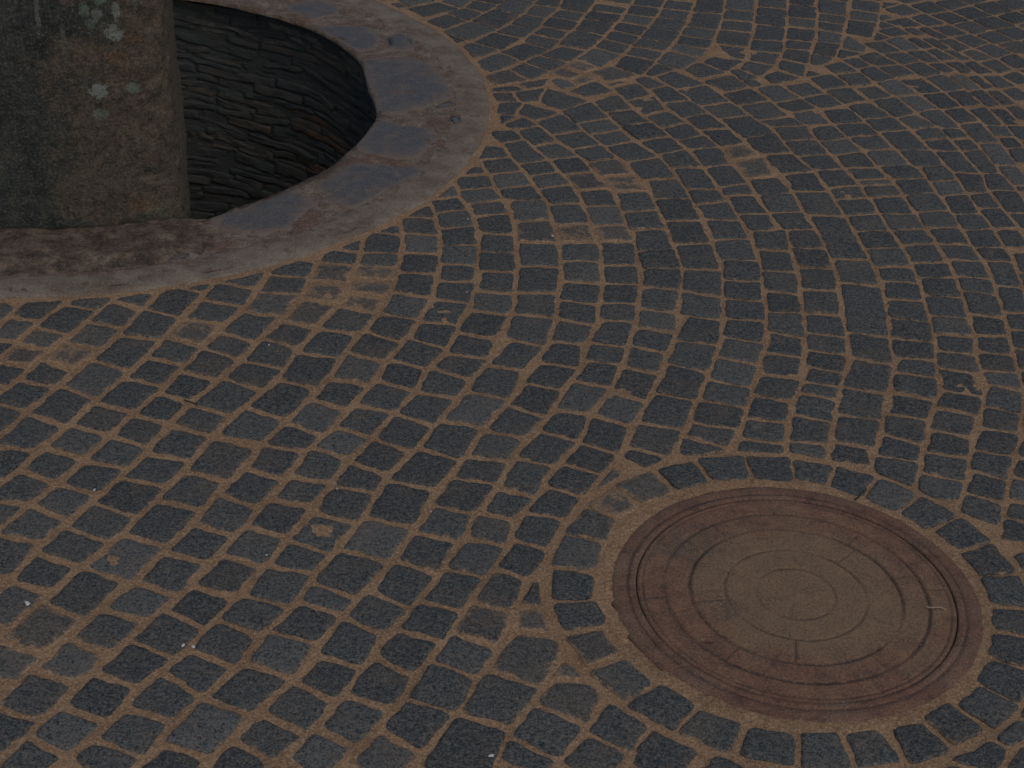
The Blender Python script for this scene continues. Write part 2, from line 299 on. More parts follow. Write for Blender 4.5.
def mat_pillar():
    M = Mat('weathered_pillar_stone')
    p = M.pos()
    sep = M.add('ShaderNodeSeparateXYZ'); M.l.new(p, sep.inputs[0])
    x, z = sep.outputs['X'], sep.outputs['Z']
    n = M.noise(16, 7, .74, dist=.4); streak = M.noise(11, 6, .7, M.stretch(2.2, 2.2, .35))
    dark = M.ramp(n, [(.32, (.014, .018, .018)), (.5, (.036, .042, .040)), (.7, (.075, .072, .062))])
    dark = M.mix(M.step(streak, .54, .70, 0, .5), dark, (.095, .098, .088))
    # rubbed brown face on the right, ragged towards the dark algae
    brown = M.ramp(M.noise(42, 6, .75), [(.32, (.026, .026, .022)), (.48, (.082, .066, .049)), (.62, (.122, .094, .066)), (.8, (.145, .105, .070))])
    k = M.math('MULTIPLY_ADD', x, 4.2, .14)
    k = M.math('ADD', k, M.math('MULTIPLY', M.math('SUBTRACT', M.noise(9, 6, .72), .5), 3.0))
    k = M.math('SUBTRACT', k, M.step(z, .38, .56, 0, .75))
    c = M.mix(M.step(k, .10, .75, 0, .92), dark, brown)
    # green algae near the foot
    gz = M.math('MULTIPLY', M.step(z, .26, .02), M.step(M.noise(22, 5, .7, M.stretch(1.6, 1.6, .6)), .48, .66))
    c = M.mix(M.math('MULTIPLY', gz, .65), c, (.055, .072, .045))
    # ochre spots
    def spot(c, px, pz, rx, rz, col, f):
        v = M.add('ShaderNodeVectorMath', operation='SUBTRACT'); M.l.new(p, v.inputs[0]); v.inputs[1].default_value = (px, 0, pz)
        w = M.add('ShaderNodeVectorMath', operation='MULTIPLY'); M.l.new(v.outputs[0], w.inputs[0]); w.inputs[1].default_value = (1 / rx, 0, 1 / rz)
        ln = M.add('ShaderNodeVectorMath', operation='LENGTH'); M.l.new(w.outputs[0], ln.inputs[0])
        d = M.math('ADD', ln.outputs['Value'], M.math('MULTIPLY', M.math('SUBTRACT', M.noise(95, 4, .7), .5), 2.4))
        return M.mix(M.step(d, 1.05, .75, 0, f), c, col)
    for s in PSPOTS: c = spot(c, *s)
    g = M.noise(171, 3, .85)
    c = M.mix(M.step(g, .53, .64, 0, .45), c, (.19, .16, .13))
    c = M.mix(M.step(g, .48, .36, 0, .65), c, (.012, .013, .013))
    h = M.math('ADD', M.math('MULTIPLY', M.noise(180, 4, .8), 1.2), M.math('MULTIPLY', n, 3.5))
    return M.done(c, .9, M.bump(h, .8, .009), .2)
PX0 = -1.132
LICH = (.20, .225, .205); LG = (.12, .155, .12); OCH = (.17, .085, .04)
PSPOTS = [((x - PX0) * .982 - .058, z, a, b, c, f) for x, z, a, b, c, f in [
    (-.889, .458, .020, .018, LICH, .85), (-.883, .508, .010, .020, LICH, .65), (-.915, .532, .013, .012, LG, .7),
    (-.950, .512, .012, .020, LG, .7), (-.940, .482, .012, .012, LG, .6), (-.925, .50, .012, .018, LICH, .5),
    (-.935, .327, .022, .020, LICH, .95), (-.859, .330, .014, .013, LG, .85), (-.936, .273, .018, .012, LG, .75),
    (-.896, .403, .022, .016, OCH, .4), (-.848, .442, .022, .014, OCH, .35), (-.86, .05, .03, .02, OCH, .3),
    (-.84, .53, .005, .03, LG, .4), (-.82, .56, .01, .03, LG, .5), (-1.05, .52, .006, .06, LICH, .35), (-1.0, .44, .006, .05, LG, .35),
    (-.985, .545, .018, .03, (.15, .11, .10), .6)]]

def mat_lid(rim=False):
    M = Mat('rusty_cast_iron_frame' if rim else 'rusty_cast_iron_lid')
    n = M.noise(24, 6, .7)
    c = M.ramp(n, [(.34, (.064, .033, .022)), (.5, (.122, .063, .038)), (.66, (.182, .096, .052))])
    red = M.noise(55, 5, .7)
    c = M.mix(M.step(red, .50, .62, 0, .6), c, (.165, .062, .042))
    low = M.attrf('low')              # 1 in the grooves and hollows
    g = M.noise(250, 3, .85)
    dust = M.math('ADD', M.noise(7, 5, .62), M.math('MULTIPLY', M.attrf('mid'), .34))
    dust = M.math('ADD', dust, M.math('MULTIPLY', g, .25))
    if not rim:
        c = M.mix(M.step(dust, .56, .86, .10, .60), c, (.176, .124, .070))
    else:
        c = M.mix(M.step(dust, .52, .80, 0, .75), c, (.19, .128, .085))
        c = M.mix(.25, c, (.074, .036, .026))
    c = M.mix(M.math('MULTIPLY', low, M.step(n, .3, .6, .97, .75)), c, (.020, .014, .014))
    dk = M.attrf('bare')
    c = M.mix(M.math('MULTIPLY', dk, M.step(red, .38, .6, .75, .2)), c, (.045, .043, .038))
    c = M.mix(M.step(g, .54, .64, 0, .5), c, (.24, .165, .115))
    c = M.mix(M.step(g, .48, .36, 0, .6), c, (.026, .017, .015))
    h = M.math('ADD', M.noise(300, 4, .8), M.math('MULTIPLY', M.noise(45, 5, .7), 1.6))
    return M.done(c, .8, M.bump(h, .55, .003), .35)

def mat_plain(name, col, rough=.8):
    M = Mat(name)
    n = M.noise(300, 4, .7)
    c = M.mix(M.step(n, .3, .7, .0, .45), col, tuple(v * .55 for v in col))
    return M.done(c, rough, M.bump(n, .4, .001), .3)

# ---------------------------------------------------------------- setts: layout
def clip(poly, nx, ny, d):
    """keep n.p >= d"""
    out = []
    for i in range(len(poly)):
        a, b = poly[i - 1], poly[i]
        da, db = nx * a[0] + ny * a[1] - d, nx * b[0] + ny * b[1] - d
        if (da >= 0) != (db >= 0):
            t = da / (da - db)
            out.append((a[0] + (b[0] - a[0]) * t, a[1] + (b[1] - a[1]) * t))
        if db >= 0: out.append(b)
    return out

def area(p):
    return .5 * sum(p[i - 1][0] * p[i][1] - p[i][0] * p[i - 1][1] for i in range(len(p)))

def cen(p):
    n = len(p); return (sum(q[0] for q in p) / n, sum(q[1] for q in p) / n)

def edges(p):
    """inward normals of a ccw polygon"""
    for i in range(len(p)):
        a, b = p[i - 1], p[i]
        dx, dy = b[0] - a[0], b[1] - a[1]
        L = math.hypot(dx, dy)
        if L < 1e-6: continue
        nx, ny = -dy / L, dx / L
        yield nx, ny, nx * a[0] + ny * a[1]

def inset(p, g):
    q = p
    for nx, ny, d in list(edges(p)):
        q = clip(q, nx, ny, d + g)
        if len(q) < 3: return []
    return q

def off_circle(p, c, r):
    """cut away what lies inside a circle"""
    if not p: return p
    m = cen(p); dx, dy = m[0] - c[0], m[1] - c[1]; L = math.hypot(dx, dy)
    if L < r - .02: return []
    if L > r + .25: return p
    nx, ny = dx / L, dy / L
    return clip(p, nx, ny, nx * c[0] + ny * c[1] + r)

class Grid:
    def __init__(self, s=.12): self.s = s; self.d = {}
    def add(self, it, c): self.d.setdefault((int(c[0] // self.s), int(c[1] // self.s)), []).append(it)
    def near(self, c, k=2):
        i, j = int(c[0] // self.s), int(c[1] // self.s)
        for a in range(i - k, i + k + 1):
            for b in range(j - k, j + k + 1):
                yield from self.d.get((a, b), ())

setts = []      # (poly, centre, angle)
grid = Grid()
def carve(poly, tol=.002):
    c = cen(poly)
    for k in list(grid.near(c)):
        A = setts[k][0]
        if len(poly) < 3: return []
        # separated?
        best = None; sep = False
        bc = cen(poly)
        for nx, ny, d in edges(A):
            if max(nx * q[0] + ny * q[1] for q in poly) <= d + tol: sep = True; break
            v = nx * bc[0] + ny * bc[1] - d
            if best is None or v < best[0]: best = (v, nx, ny, d)
        if sep: continue
        for nx, ny, d in edges(poly):
            if max(nx * q[0] + ny * q[1] for q in A) <= d + tol: sep = True; break
        if sep: continue
        if best[0] > .012: return []
        poly = clip(poly, -best[1], -best[2], -best[3])
        if len(poly) < 3: return []
    return poly

def place(poly, ang, amin=.0016, ring=False):
    if area(poly) < 0: poly = poly[::-1]
    if not ring:
        poly = off_circle(poly, MC, RING_OUT + .004)
        if len(poly) < 3: return False
        poly = off_circle(poly, WC, RIM + .004)
        if len(poly) < 3: return False
        poly = carve(poly)
    if len(poly) < 3 or area(poly) < amin: return False
    c = cen(poly)
    w = min(max(nx * q[0] + ny * q[1] for q in poly) - d for nx, ny, d in edges(poly))
    if w < .028: return False
    setts.append((poly, c, ang)); grid.add(len(setts) - 1, c)
    return True

# the ring round the manhole
A = RING_ANG + [RING_ANG[0] + 360]
mid = [(A[i] + A[i + 1]) / 2 for i in range(len(A) - 1)]
mid = [mid[-1] - 360] + mid
for i in range(len(mid) - 1):
    ri, ro = RING_IN + random.uniform(-.006, .006), RING_OUT + random.uniform(-.006, .004)
    q = [(MC[0] + r * math.cos(R(a)), MC[1] + r * math.sin(R(a))) for r, a in
         ((ri, mid[i]), (ro, mid[i]), (ro, mid[i + 1]), (ri, mid[i + 1]))]
    q = [(x + random.uniform(-.003, .003), y + random.uniform(-.003, .003)) for x, y in q]
    place(q, R(A[i]), ring=True)

NRING = len(setts)
# the rows traced along the paving's arcs
segs = []
for k, P in ROWS.items():
    for a, b in zip(P, P[1:]): segs.append((k, a, b))
sg = Grid(.25)
for s in segs: sg.add(s, ((s[1][0] + s[2][0]) / 2, (s[1][1] + s[2][1]) / 2))
def cast(k, p, n):
    best = .2
    for kk, a, b in sg.near(p, 1):
        if kk == k: continue
        ex, ey = b[0] - a[0], b[1] - a[1]
        det = n[0] * -ey + n[1] * ex
        if abs(det) < 1e-9: continue
        wx, wy = a[0] - p[0], a[1] - p[1]
        t = (wx * -ey + wy * ex) / det; u = (n[0] * wy - n[1] * wx) / det
        if -.1 <= u <= 1.1 and .03 < t < best: best = t
    return best / 2 if best < .16 else None
for k, P in ROWS.items():
    n = len(P); T = []
    for i in range(n):
        a, b = P[max(i - 1, 0)], P[min(i + 1, n - 1)]
        L = math.hypot(b[0] - a[0], b[1] - a[1]); T.append(((b[0] - a[0]) / L, (b[1] - a[1]) / L))
    side = []
    for s in (1, -1):
        h = [cast(k, P[i], (-T[i][1] * s, T[i][0] * s)) for i in range(n)]
        ok = [v for v in h if v]
        df = sum(ok) / len(ok) if ok else .048
        h = [v or df for v in h]
        h = [(h[max(i - 1, 0)] + 2 * h[i] + h[min(i + 1, n - 1)]) / 4 for i in range(n)]
        side.append([min(max(v, .034), .064) for v in h])
    cor = []
    for i in range(n):
        sl = random.uniform(-.006, .006)
        x, y = P[i]; tx, ty = T[i]
        l, r = side[0][i], side[1][i]
        cor.append(((x - ty * l + tx * sl, y + tx * l + ty * sl), (x + ty * r - tx * sl, y - tx * r - ty * sl)))
    for i in range(n - 1):
        (l0, r0), (l1, r1) = cor[i], cor[i + 1]
        ang = math.atan2(T[i][1], T[i][0])
        L = math.hypot(P[i + 1][0] - P[i][0], P[i + 1][1] - P[i][1])
        parts = 2 if L > .142 and k != 'R11' else 1
        for j in range(parts):
            a, b = j / parts, (j + 1) / parts
            lerp = lambda p, q, t: (p[0] + (q[0] - p[0]) * t, p[1] + (q[1] - p[1]) * t)
            place([lerp(r0, r1, a), lerp(r0, r1, b), lerp(l0, l1, b), lerp(l0, l1, a)], ang)
traced = len(setts)

# the same paving grown on past the edge of the picture
X0, X1, Y0, Y1 = -3.6, 4.0, .45, 9.0
front = list(range(traced)); random.shuffle(front)
i = 0
def inview(c, m=.0):      # a little larger than the ground the camera frames
    w = .395 * c[1] + .09 + m
    return abs(c[0]) < w and 1.7 - m < c[1] < 5.6 + m
while i < len(front) and len(setts) < 8000:
    poly, c, ang = setts[front[i]]; i += 1
    for q in range(4):
        a = ang + q * math.pi / 2 + random.uniform(-.04, .04)
        st = .098 + random.uniform(-.006, .012)
        p = (c[0] + st * math.cos(a), c[1] + st * math.sin(a))
        if not (X0 < p[0] < X1 and Y0 < p[1] < Y1): continue
        if any(math.hypot(setts[k][1][0] - p[0], setts[k][1][1] - p[1]) < .078 for k in grid.near(p, 1)): continue
        b = ang + random.uniform(-.05, .05)
        hx, hy = .049 + random.uniform(-.004, .006), .049
        co, si = math.cos(b), math.sin(b)
        quad = [(p[0] + co * u * hx - si * v * hy, p[1] + si * u * hx + co * v * hy) for u, v in ((-1, -1), (1, -1), (1, 1), (-1, 1))]
        if place(quad, ang, .0035): front.append(len(setts) - 1)
# small wedge stones in what gaps are left
for _ in range(26000):
    p = (random.uniform(-2.2, 2.2), random.uniform(1.4, 6))
    if any(math.hypot(setts[k][1][0] - p[0], setts[k][1][1] - p[1]) < .058 for k in grid.near(p, 1)): continue
    nb = min(grid.near(p, 2), key=lambda k: math.hypot(setts[k][1][0] - p[0], setts[k][1][1] - p[1]), default=None)
    if nb is None: continue
    b = setts[nb][2]; co, si = math.cos(b), math.sin(b)
    place([(p[0] + co * u * .04 - si * v * .04, p[1] + si * u * .04 + co * v * .04) for u, v in ((-1, -1), (1, -1), (1, 1), (-1, 1))], b, .0017)

# ---------------------------------------------------------------- setts: mesh
def outline(poly, seg, seed, amp=.0031):
    pts = []
    for i in range(len(poly)):
        a, b = poly[i - 1], poly[i]
        L = math.hypot(b[0] - a[0], b[1] - a[1]); n = max(1, round(L / seg))
        for j in range(n): pts.append((a[0] + (b[0] - a[0]) * j / n, a[1] + (b[1] - a[1]) * j / n))
    for _ in range(1):
        pts = [((pts[i - 1][0] + 2 * pts[i][0] + pts[(i + 1) % len(pts)][0]) / 4,
                (pts[i - 1][1] + 2 * pts[i][1] + pts[(i + 1) % len(pts)][1]) / 4) for i in range(len(pts))]
    c = cen(pts); out = []
    for x, y in pts:
        dx, dy = x - c[0], y - c[1]; L = math.hypot(dx, dy) or 1
        d = amp * (nz(x, y, seed, 28) * 1.5 + nz(x, y, seed, 75))
        out.append((x + dx / L * d, y + dy / L * d))
    return out

def stone(V, F, E, pts, top, base, prof, bump, seed, tilt=(0, 0)):
    """prof: (inset metres or negative share, z drop, edge value)"""
    c = cen(pts); b0 = len(V); n = len(pts)
    for ins, dz, ev in prof:
        for x, y in pts:
            dx, dy = x - c[0], y - c[1]; L = math.hypot(dx, dy) or 1
            f = (1 - ins / L) if ins >= 0 else -ins
            f = max(f, .12)
            X, Y = c[0] + dx * f, c[1] + dy * f
            z = top - dz
            if ev >= 0:
                z += (bump * (nz(X, Y, seed, 26) + .55 * nz(X, Y, seed + 9, 70))
                      + tilt[0] * (X - c[0]) + tilt[1] * (Y - c[1]))
            else: z = base
            V.append((X, Y, z)); E.append(max(ev, 0))
    m = len(prof)
    for r in range(m - 1):
        for i in range(n):
            j = (i + 1) % n
            F.append((b0 + r * n + i, b0 + r * n + j, b0 + (r + 1) * n + j, b0 + (r + 1) * n + i))
    V.append((c[0], c[1], top - prof[-1][1] + bump * nz(c[0], c[1], seed, 26))); E.append(1)
    k = len(V) - 1
    for i in range(n): F.append((b0 + (m - 1) * n + i, b0 + (m - 1) * n + (i + 1) % n, k))

V, F, E, D = [], [], [], []
PROF = [(-1.0, 0, -1), (0, .0042, 0), (.0012, .0014, .1), (.005, .0003, .45), (-.68, 0, .85), (-.36, 0, 1)]
PROF_FAR = [(-1.0, 0, -1), (0, .0035, 0), (.003, .0005, .4), (-.5, 0, 1)]
for s, (poly, c, ang) in enumerate(setts):
    left = max(0, min(1, (.55 - c[0]) / 1.0)) * max(0, min(1, (4.2 - c[1]) / 1.4))
    gap = (.0034 + .0024 * left if s >= NRING else .0034) + random.uniform(-.001, .002)
    q = inset(poly, gap)
    if len(q) < 3 or area(q) < .0008: continue
    near = inview(c, .5)
    pts = outline(q, .010 if near else .016, s * 1.37)
    n0 = len(V)
    stone(V, F, E, pts, random.gauss(0, .0007), -.04, PROF if near else PROF_FAR, .0014, s * 3.1,
          (random.gauss(0, .007), random.gauss(0, .007)))
    du = random.uniform(-.22, .16)
    for dx, dy in DUSTY:
        r = math.hypot(c[0] - dx, c[1] - dy)
        if r < .11: du += .75 * (1 - r / .11)
    D += [max(-.3, min(du, .8))] * (len(V) - n0)
pave = link('pavement', V, F, mat_sett())
attr(pave, 'edge', E); attr(pave, 'dust', D)
tag(pave, 'dark grey basalt sett paving laid in curving rows with sandy joints', 'pavement', kind='structure')

# ---------------------------------------------------------------- ground: sand bed, one sheet, open at the well
def polar(c, radii, nth, zf):
    V = []; F = []
    for r in radii:
        for i in range(nth):
            a = 2 * math.pi * i / nth; x, y = c[0] + r * math.cos(a), c[1] + r * math.sin(a)
            V.append((x, y, zf(x, y, r, a)))
    for k in range(len(radii) - 1):
        for i in range(nth):
            j = (i + 1) % nth
            F.append((k * nth + i, (k + 1) * nth + i, (k + 1) * nth + j, k * nth + j))
    return V, F
rad = [RIM - .06]
while rad[-1] < 4.2: rad.append(rad[-1] + .014)
while rad[-1] < 70: rad.append(rad[-1] * 1.12)
def gz(x, y, r, a):
    if r > 6: return -.006
    m = math.hypot(x - MC[0], y - MC[1])
    q_ = .3 if m < .345 else 1
    z = -.0027 + q_ * (.0010 * nz(x, y, 3, 6) + .0016 * nz(x, y, 5, 22) + .0010 * nz(x, y, 8, 60))
    if m < .338: z += .0010 * min(1, (.338 - m) / .02)
    if .345 < m < .43: z -= .0018
    if m < .29: z = -.03
    for dx, dy in DUSTY:
        q = math.hypot(x - dx, y - dy)
        if q < .10: z += .0005 * (1 - q / .10)
    return z
V, F = polar(WC, rad, 620, gz)
g = link('ground', V, F, mat_sand())
tag(g, 'brown joint sand bedding the dark setts', 'ground', kind='structure')

# ---------------------------------------------------------------- manhole cover
mh = empty('manhole_cover', (MC[0] + .006, MC[1], 0))
mh.scale = (1.012, 1.012, 1)
tag(mh, 'round rusty iron manhole cover with concentric rings set in a ring of dark setts', 'manhole cover')
SX, SY = SLOT[0][0] - MC[0], SLOT[0][1] - MC[1]
def lid_h(r, a, x, y):
    """height and groove depth 0..1"""
    low = 0
    ph = 1.0
    for gr, w, d in ((.067, .0024, .85), (.119, .0024, .85), (.178, .0032, 1), (.222, .0032, 1), (.2575, .0018, .7)):
        worn = .50 + .95 * nz(math.cos(a) * 1.4 + gr * 40, math.sin(a) * 1.4, gr * 90) - (.2 if gr < .13 else 0)
        k = math.exp(-((r - gr) / w) ** 2) * d * max(0, min(1, worn + .25))
        low = max(low, k)
    # short radial grooves between the rings
    for r0, r1, nrad, off in ((.222, .264, 20, .12), (.178, .222, 20, .30), (.119, .178, 10, .2)):
        if r0 + .003 < r < r1 - .002:
            st = 2 * math.pi / nrad
            idx = round((a - off) / st)
            dd = abs(a - off - idx * st) * r
            worn = .15 + 1.1 * nz(idx * 3.7, r0 * 50, 4.4)
            low = max(low, math.exp(-(dd / .0018) ** 2) * max(0, min(.7, worn)))
    s = math.exp(-(((x - SX) / .009) ** 2 + ((y - SY) / .004) ** 2) ** 2)
    return low, s
nth = 540
lr = [.0006] + [.004 * i for i in range(1, 14)]
r = lr[-1]
while r < .2665:
    r += .0016; lr.append(min(r, .2665))
V, F, LO, MI, BA = [], [], [], [], []
for r in lr:
    for i in range(nth):
        a = 2 * math.pi * i / nth; x, y = r * math.cos(a), r * math.sin(a)
        lo, s = lid_h(r, a, x, y)
        z = .0008 - .0034 * lo - .012 * s + .0009 * nz(x, y, 2, 18) + .0004 * nz(x, y, 7, 70)
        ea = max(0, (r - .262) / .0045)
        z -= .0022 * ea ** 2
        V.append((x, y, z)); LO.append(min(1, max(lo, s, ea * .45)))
        MI.append(max(0, 1 - max(0, math.hypot(x - .01, y + .0) - .10) / .10))
        b = math.exp(-(((x + .17) / .055) ** 2 + ((y - .12) / .05) ** 2))
        b = max(b, .7 * math.exp(-(((x + .115) / .035) ** 2 + ((y + .05) / .03) ** 2)))
        BA.append(b)
for k in range(len(lr) - 1):
    for i in range(nth):
        j = (i + 1) % nth
        F.append((k * nth + i, (k + 1) * nth + i, (k + 1) * nth + j, k * nth + j))
V.append((0, 0, .0015)); LO.append(0); MI.append(1); BA.append(0)
for i in range(nth): F.append((i, (i + 1) % nth, len(V) - 1))
b0 = len(V)                                      # skirt
for i in range(nth):
    a = 2 * math.pi * i / nth; V.append((.2665 * math.cos(a), .2665 * math.sin(a), -.025)); LO.append(1); MI.append(0); BA.append(0)
k = len(lr) - 1
for i in range(nth): F.append((k * nth + i, b0 + i, b0 + (i + 1) % nth, k * nth + (i + 1) % nth))
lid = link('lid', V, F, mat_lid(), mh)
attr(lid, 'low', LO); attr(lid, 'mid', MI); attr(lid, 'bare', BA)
# the frame round it
prof = [(.2680, -.010, .9), (.2682, -.0002, .5), (.2705, .0012, 0), (.276, .0014, 0), (.2795, .0010, .1), (.2812, -.0006, .6), (.2838, -.0008, .6), (.286, .0002, .15),
        (.292, .0004, 0), (.300, .0000, 0), (.3055, -.0008, .1), (.309, -.0022, .2), (.312, -.0045, .2), (.313, -.03, .2)]
V, F, LO = [], [], []
for r, z, lo in prof:
    for i in range(nth):
        a = 2 * math.pi * i / nth
        rr = r + (.0015 * nz(math.cos(a) * 5, math.sin(a) * 5, r * 3) if r > .29 else 0)
        V.append((rr * math.cos(a), rr * math.sin(a), z + .0007 * nz(rr * math.cos(a), rr * math.sin(a), 1, 22))); LO.append(lo)
for k in range(len(prof) - 1):
    for i in range(nth):
        j = (i + 1) % nth
        F.append((k * nth + i, (k + 1) * nth + i, (k + 1) * nth + j, k * nth + j))
fr = link('frame', V, F, mat_lid(True), mh)
attr(fr, 'low', LO); attr(fr, 'mid', [0] * len(LO)); attr(fr, 'bare', [0] * len(LO))

# ---------------------------------------------------------------- the well
well = empty('stone_well', (WC[0], WC[1], 0))
tag(well, 'round stone lined well pit with a flush rim of grey slabs and mortar', 'well')
def loc(p): return (p[0] - WC[0], p[1] - WC[1])
EDGE = [(-180, .82), (-120, .825), (-75, .83), (-58, .832), (-48, .808), (-20, .803), (-3, .803), (11, .774), (26, .793), (45, .796), (62, .783), (85, .79), (130, .81), (180, .82)]
def hole_r(a):
    d = (math.degrees(a) + 180) % 360 - 180
    for (a0, r0), (a1, r1) in zip(EDGE, EDGE[1:]):
        if a0 <= d <= a1: break
    return r0 + (r1 - r0) * (d - a0) / (a1 - a0) + .002 * nz(math.cos(a) * 14, math.sin(a) * 14, 6)
# mortar bed under and between the slabs
NT = 720
V, F = [], []
rs = [None, None] + [.84 + .008 * i for i in range(30)]
for k, r in enumerate(rs):
    for i in range(NT):
        a = 2 * math.pi * i / NT
        h = hole_r(a)
        rr = h if r is None else max(r, h + .004)
        x, y = rr * math.cos(a), rr * math.sin(a)
        z = .0015 + .002 * nz(x, y, 1, 9) + .003 * nz(x, y, 4, 30) + .0015 * nz(x, y, 4, 80)
        if k == 0: z = -.009
        V.append((x, y, z))
for k in range(len(rs) - 1):
    for i in range(NT):
        j = (i + 1) % NT
        F.append((k * NT + i, (k + 1) * NT + i, (k + 1) * NT + j, k * NT + j))
link('mortar_bed', V, F, mat_mortar(), well)
# smooth mortar kerb band
V, F = [], []
bp = [(0, -.03), (0, -.0005), (.006, .002), (.03, .0032), (.06, .0032), (.085, .002), (.094, -.002), (.098, -.03)]
for k, (w, z) in enumerate(bp):
    for i in range(NT):
        a = 2 * math.pi * i / NT
        inner = 1.0 + .018 * nz(math.cos(a) * 3, math.sin(a) * 3, 7) + .012 * nz(math.cos(a) * 12, math.sin(a) * 12, 9)
        outer = RIM - .004 + .006 * nz(math.cos(a) * 6, math.sin(a) * 6, 5) + .004 * nz(math.cos(a) * 25, math.sin(a) * 25, 5)
        rr = inner + (outer - inner) * w / .098
        x, y = rr * math.cos(a), rr * math.sin(a)
        V.append((x, y, z + (.002 * nz(x, y, 3, 8) + .001 * nz(x, y, 3, 40) if z > -.02 else 0)))
for k in range(len(bp) - 1):
    for i in range(NT):
        j = (i + 1) % NT
        F.append((k * NT + i, (k + 1) * NT + i, (k + 1) * NT + j, k * NT + j))
link('kerb_band', V, F, mat_band(), well)
# rim slabs: the traced ones, then more of the like round the far and hidden sides
ms = mat_slab()
polys = [[loc(p) for p in s] for s in SLABS]
a = 66.0
while a < 232:
    w = random.uniform(11, 19)
    if not (a < 60):
        r0, r1 = .812, random.uniform(.95, .99)
        polys.append([(r * math.cos(R(t)), r * math.sin(R(t))) for r, t in
                      ((r0, a), (r1 - .02, a + .5), (r1, a + w * .5), (r1 - .015, a + w - 1.4), (r0, a + w - .8), (r0 - .004, a + w * .5))])
    a += w
for s, p in enumerate(polys):
    if area(p) < 0: p = p[::-1]
    pts = outline(p, .016, s * 2.2 + 50, .003)
    q = []
    for X, Y in pts:                      # the slabs end flush along the well's edge
        rr, an = math.hypot(X, Y), math.atan2(Y, X)
        rr = max(rr, hole_r(an) - .003)
        q.append((rr * math.cos(an), rr * math.sin(an)))
    pts = q
    Vs, Fs, Es = [], [], []
    big = area(p) > .008
    stone(Vs, Fs, Es, pts, .0040 if big else .0036, -.011, [(-1.0, 0, -1), (0, .0045, 0), (.005, .0022, .1), (.016, .0006, .5), (-.72, 0, .9), (-.4, 0, 1)], .0025, s * 4.4 + 70)
    o = link('rim_slab', Vs, Fs, ms, well)
    attr(o, 'edge', Es)
# packed soil on the rim in front of the pillar
V, F = [], []
na, nr = 120, 26
for k in range(nr + 1):
    for i in range(na + 1):
        a = R(-125 + 78 * i / na)
        e = min(1, i / 12, (na - i) / 30); e = e * e * (3 - 2 * e)
        r0 = .79 + .05 * (1 - e); r = r0 + (1.01 - r0) * k / nr
        x, y = r * math.cos(a), r * math.sin(a)
        er = min(1, (nr - k) / 7)
        z = -.003 + e * er * .016 + .005 * nz(x, y, 4, 10) * e + .003 * nz(x, y, 4, 33) * e + .002 * nz(x, y, 14, 90)
        if k == 0 and e > .9: z = -.06
        V.append((x, y, z - .012 * (1 - e)))
for k in range(nr):
    for i in range(na):
        F.append((k * (na + 1) + i, (k + 1) * (na + 1) + i, (k + 1) * (na + 1) + i + 1, k * (na + 1) + i + 1))
link('soil_patch', V, F, mat_soil(), well)
# shaft wall: courses of flat stones, each a block of its own shape, with dark packing behind
V, F, OC, PA = [], [], [], []
OCH_AT = [(48.5, -.366), (44, -.378), (53, -.506)]
PALE_AT = [(36, -.11), (41, -.08), (47, -.07), (52, -.085), (31, -.12), (75, -.10), (56, -.10)]
z = -.018
while z > -1.9:
    hh = random.uniform(.016, .040) if z > -1 else random.uniform(.06, .1)
    a = random.uniform(0, 20)
    end = a + 360
    while a < end - 2:
        w = random.uniform(5, 19)
        if a + w > end - 3: w = end - a
        g = .55
        zt, zb = z - .001, z - hh + .001
        out = random.uniform(-.007, .006)
        sk = random.uniform(-.010, .026); tb = random.uniform(-.010, .010)
        n = max(4, int(w / .9)); m0 = len(V)
        rows = [(0, 0), (.0012, .04), (.002, .2), (.0024, .4), (.0024, .6), (.002, .8), (.0012, .96), (0, 1)]
        cm = a + w / 2; zm = (zt + zb) / 2
        oc = 1 if any(abs(cm - A) < w / 2 + .5 and abs(zm - Z) < .028 for A, Z in OCH_AT) else 0
        pa = 1 if any(abs(cm - A) < w / 2 and abs(zm - Z) < .022 for A, Z in PALE_AT) else 0
        for (bul, t) in rows:
            for i in range(n + 1):
                f = i / n; an = a + g / 2 + (w - g) * f
                edge = min(1, min(f, 1 - f) * n * .9 + .15)
                zz = zt + (zb - zt) * t + .02 * nz(math.cos(R(an)) * 3, math.sin(R(an)) * 3, z * 2) + sk * (f - .5) + tb * (f - .5) * (t - .5)
                zz += .007 * nz(an * .2, t * .5, z * 30) + .003 * nz(an * .8, t * .5, z * 30)
                rr = .862 - bul * edge * 1.0 - out * .6 * min(1, bul / .0012) + .007 * nz(an * .25, zz * 25, 3) + .005 * nz(an * .7, zz * 70, 8)
                if bul == 0: rr = .8655
                V.append((rr * math.cos(R(an)), rr * math.sin(R(an)), zz)); OC.append(oc); PA.append(pa)
        nr_ = len(rows)
        for r_ in range(nr_ - 1):
            for i in range(n):
                q = m0 + r_ * (n + 1) + i
                F.append((q, q + 1, q + n + 2, q + n + 1))
        for i_ in (0, n):
            loop = [m0 + r_ * (n + 1) + i_ for r_ in range(nr_)]
            F.append(tuple(loop if i_ == 0 else loop[::-1]))
        a += w
    z -= hh
b0 = len(V)
for zz in (-.045, -2.0):
    for i in range(180):
        V.append((.864 * math.cos(R(2 * i)), .864 * math.sin(R(2 * i)), zz)); OC.append(0); PA.append(0)
for i in range(180): F.append((b0 + i, b0 + 180 + i, b0 + 180 + (i + 1) % 180, b0 + (i + 1) % 180))
sh = link('shaft_wall', V, F, mat_shaft(), well)
attr(sh, 'ochre', OC); attr(sh, 'pale', PA)
V, F = polar((0, 0), [.01] + [.06 * i for i in range(1, 16)], 90, lambda x, y, r, a: -1.93 + .03 * nz(x, y, 1, 5))
F.append(tuple(range(90))[::-1])
link('pit_floor', V, F, mat_soil(), well)

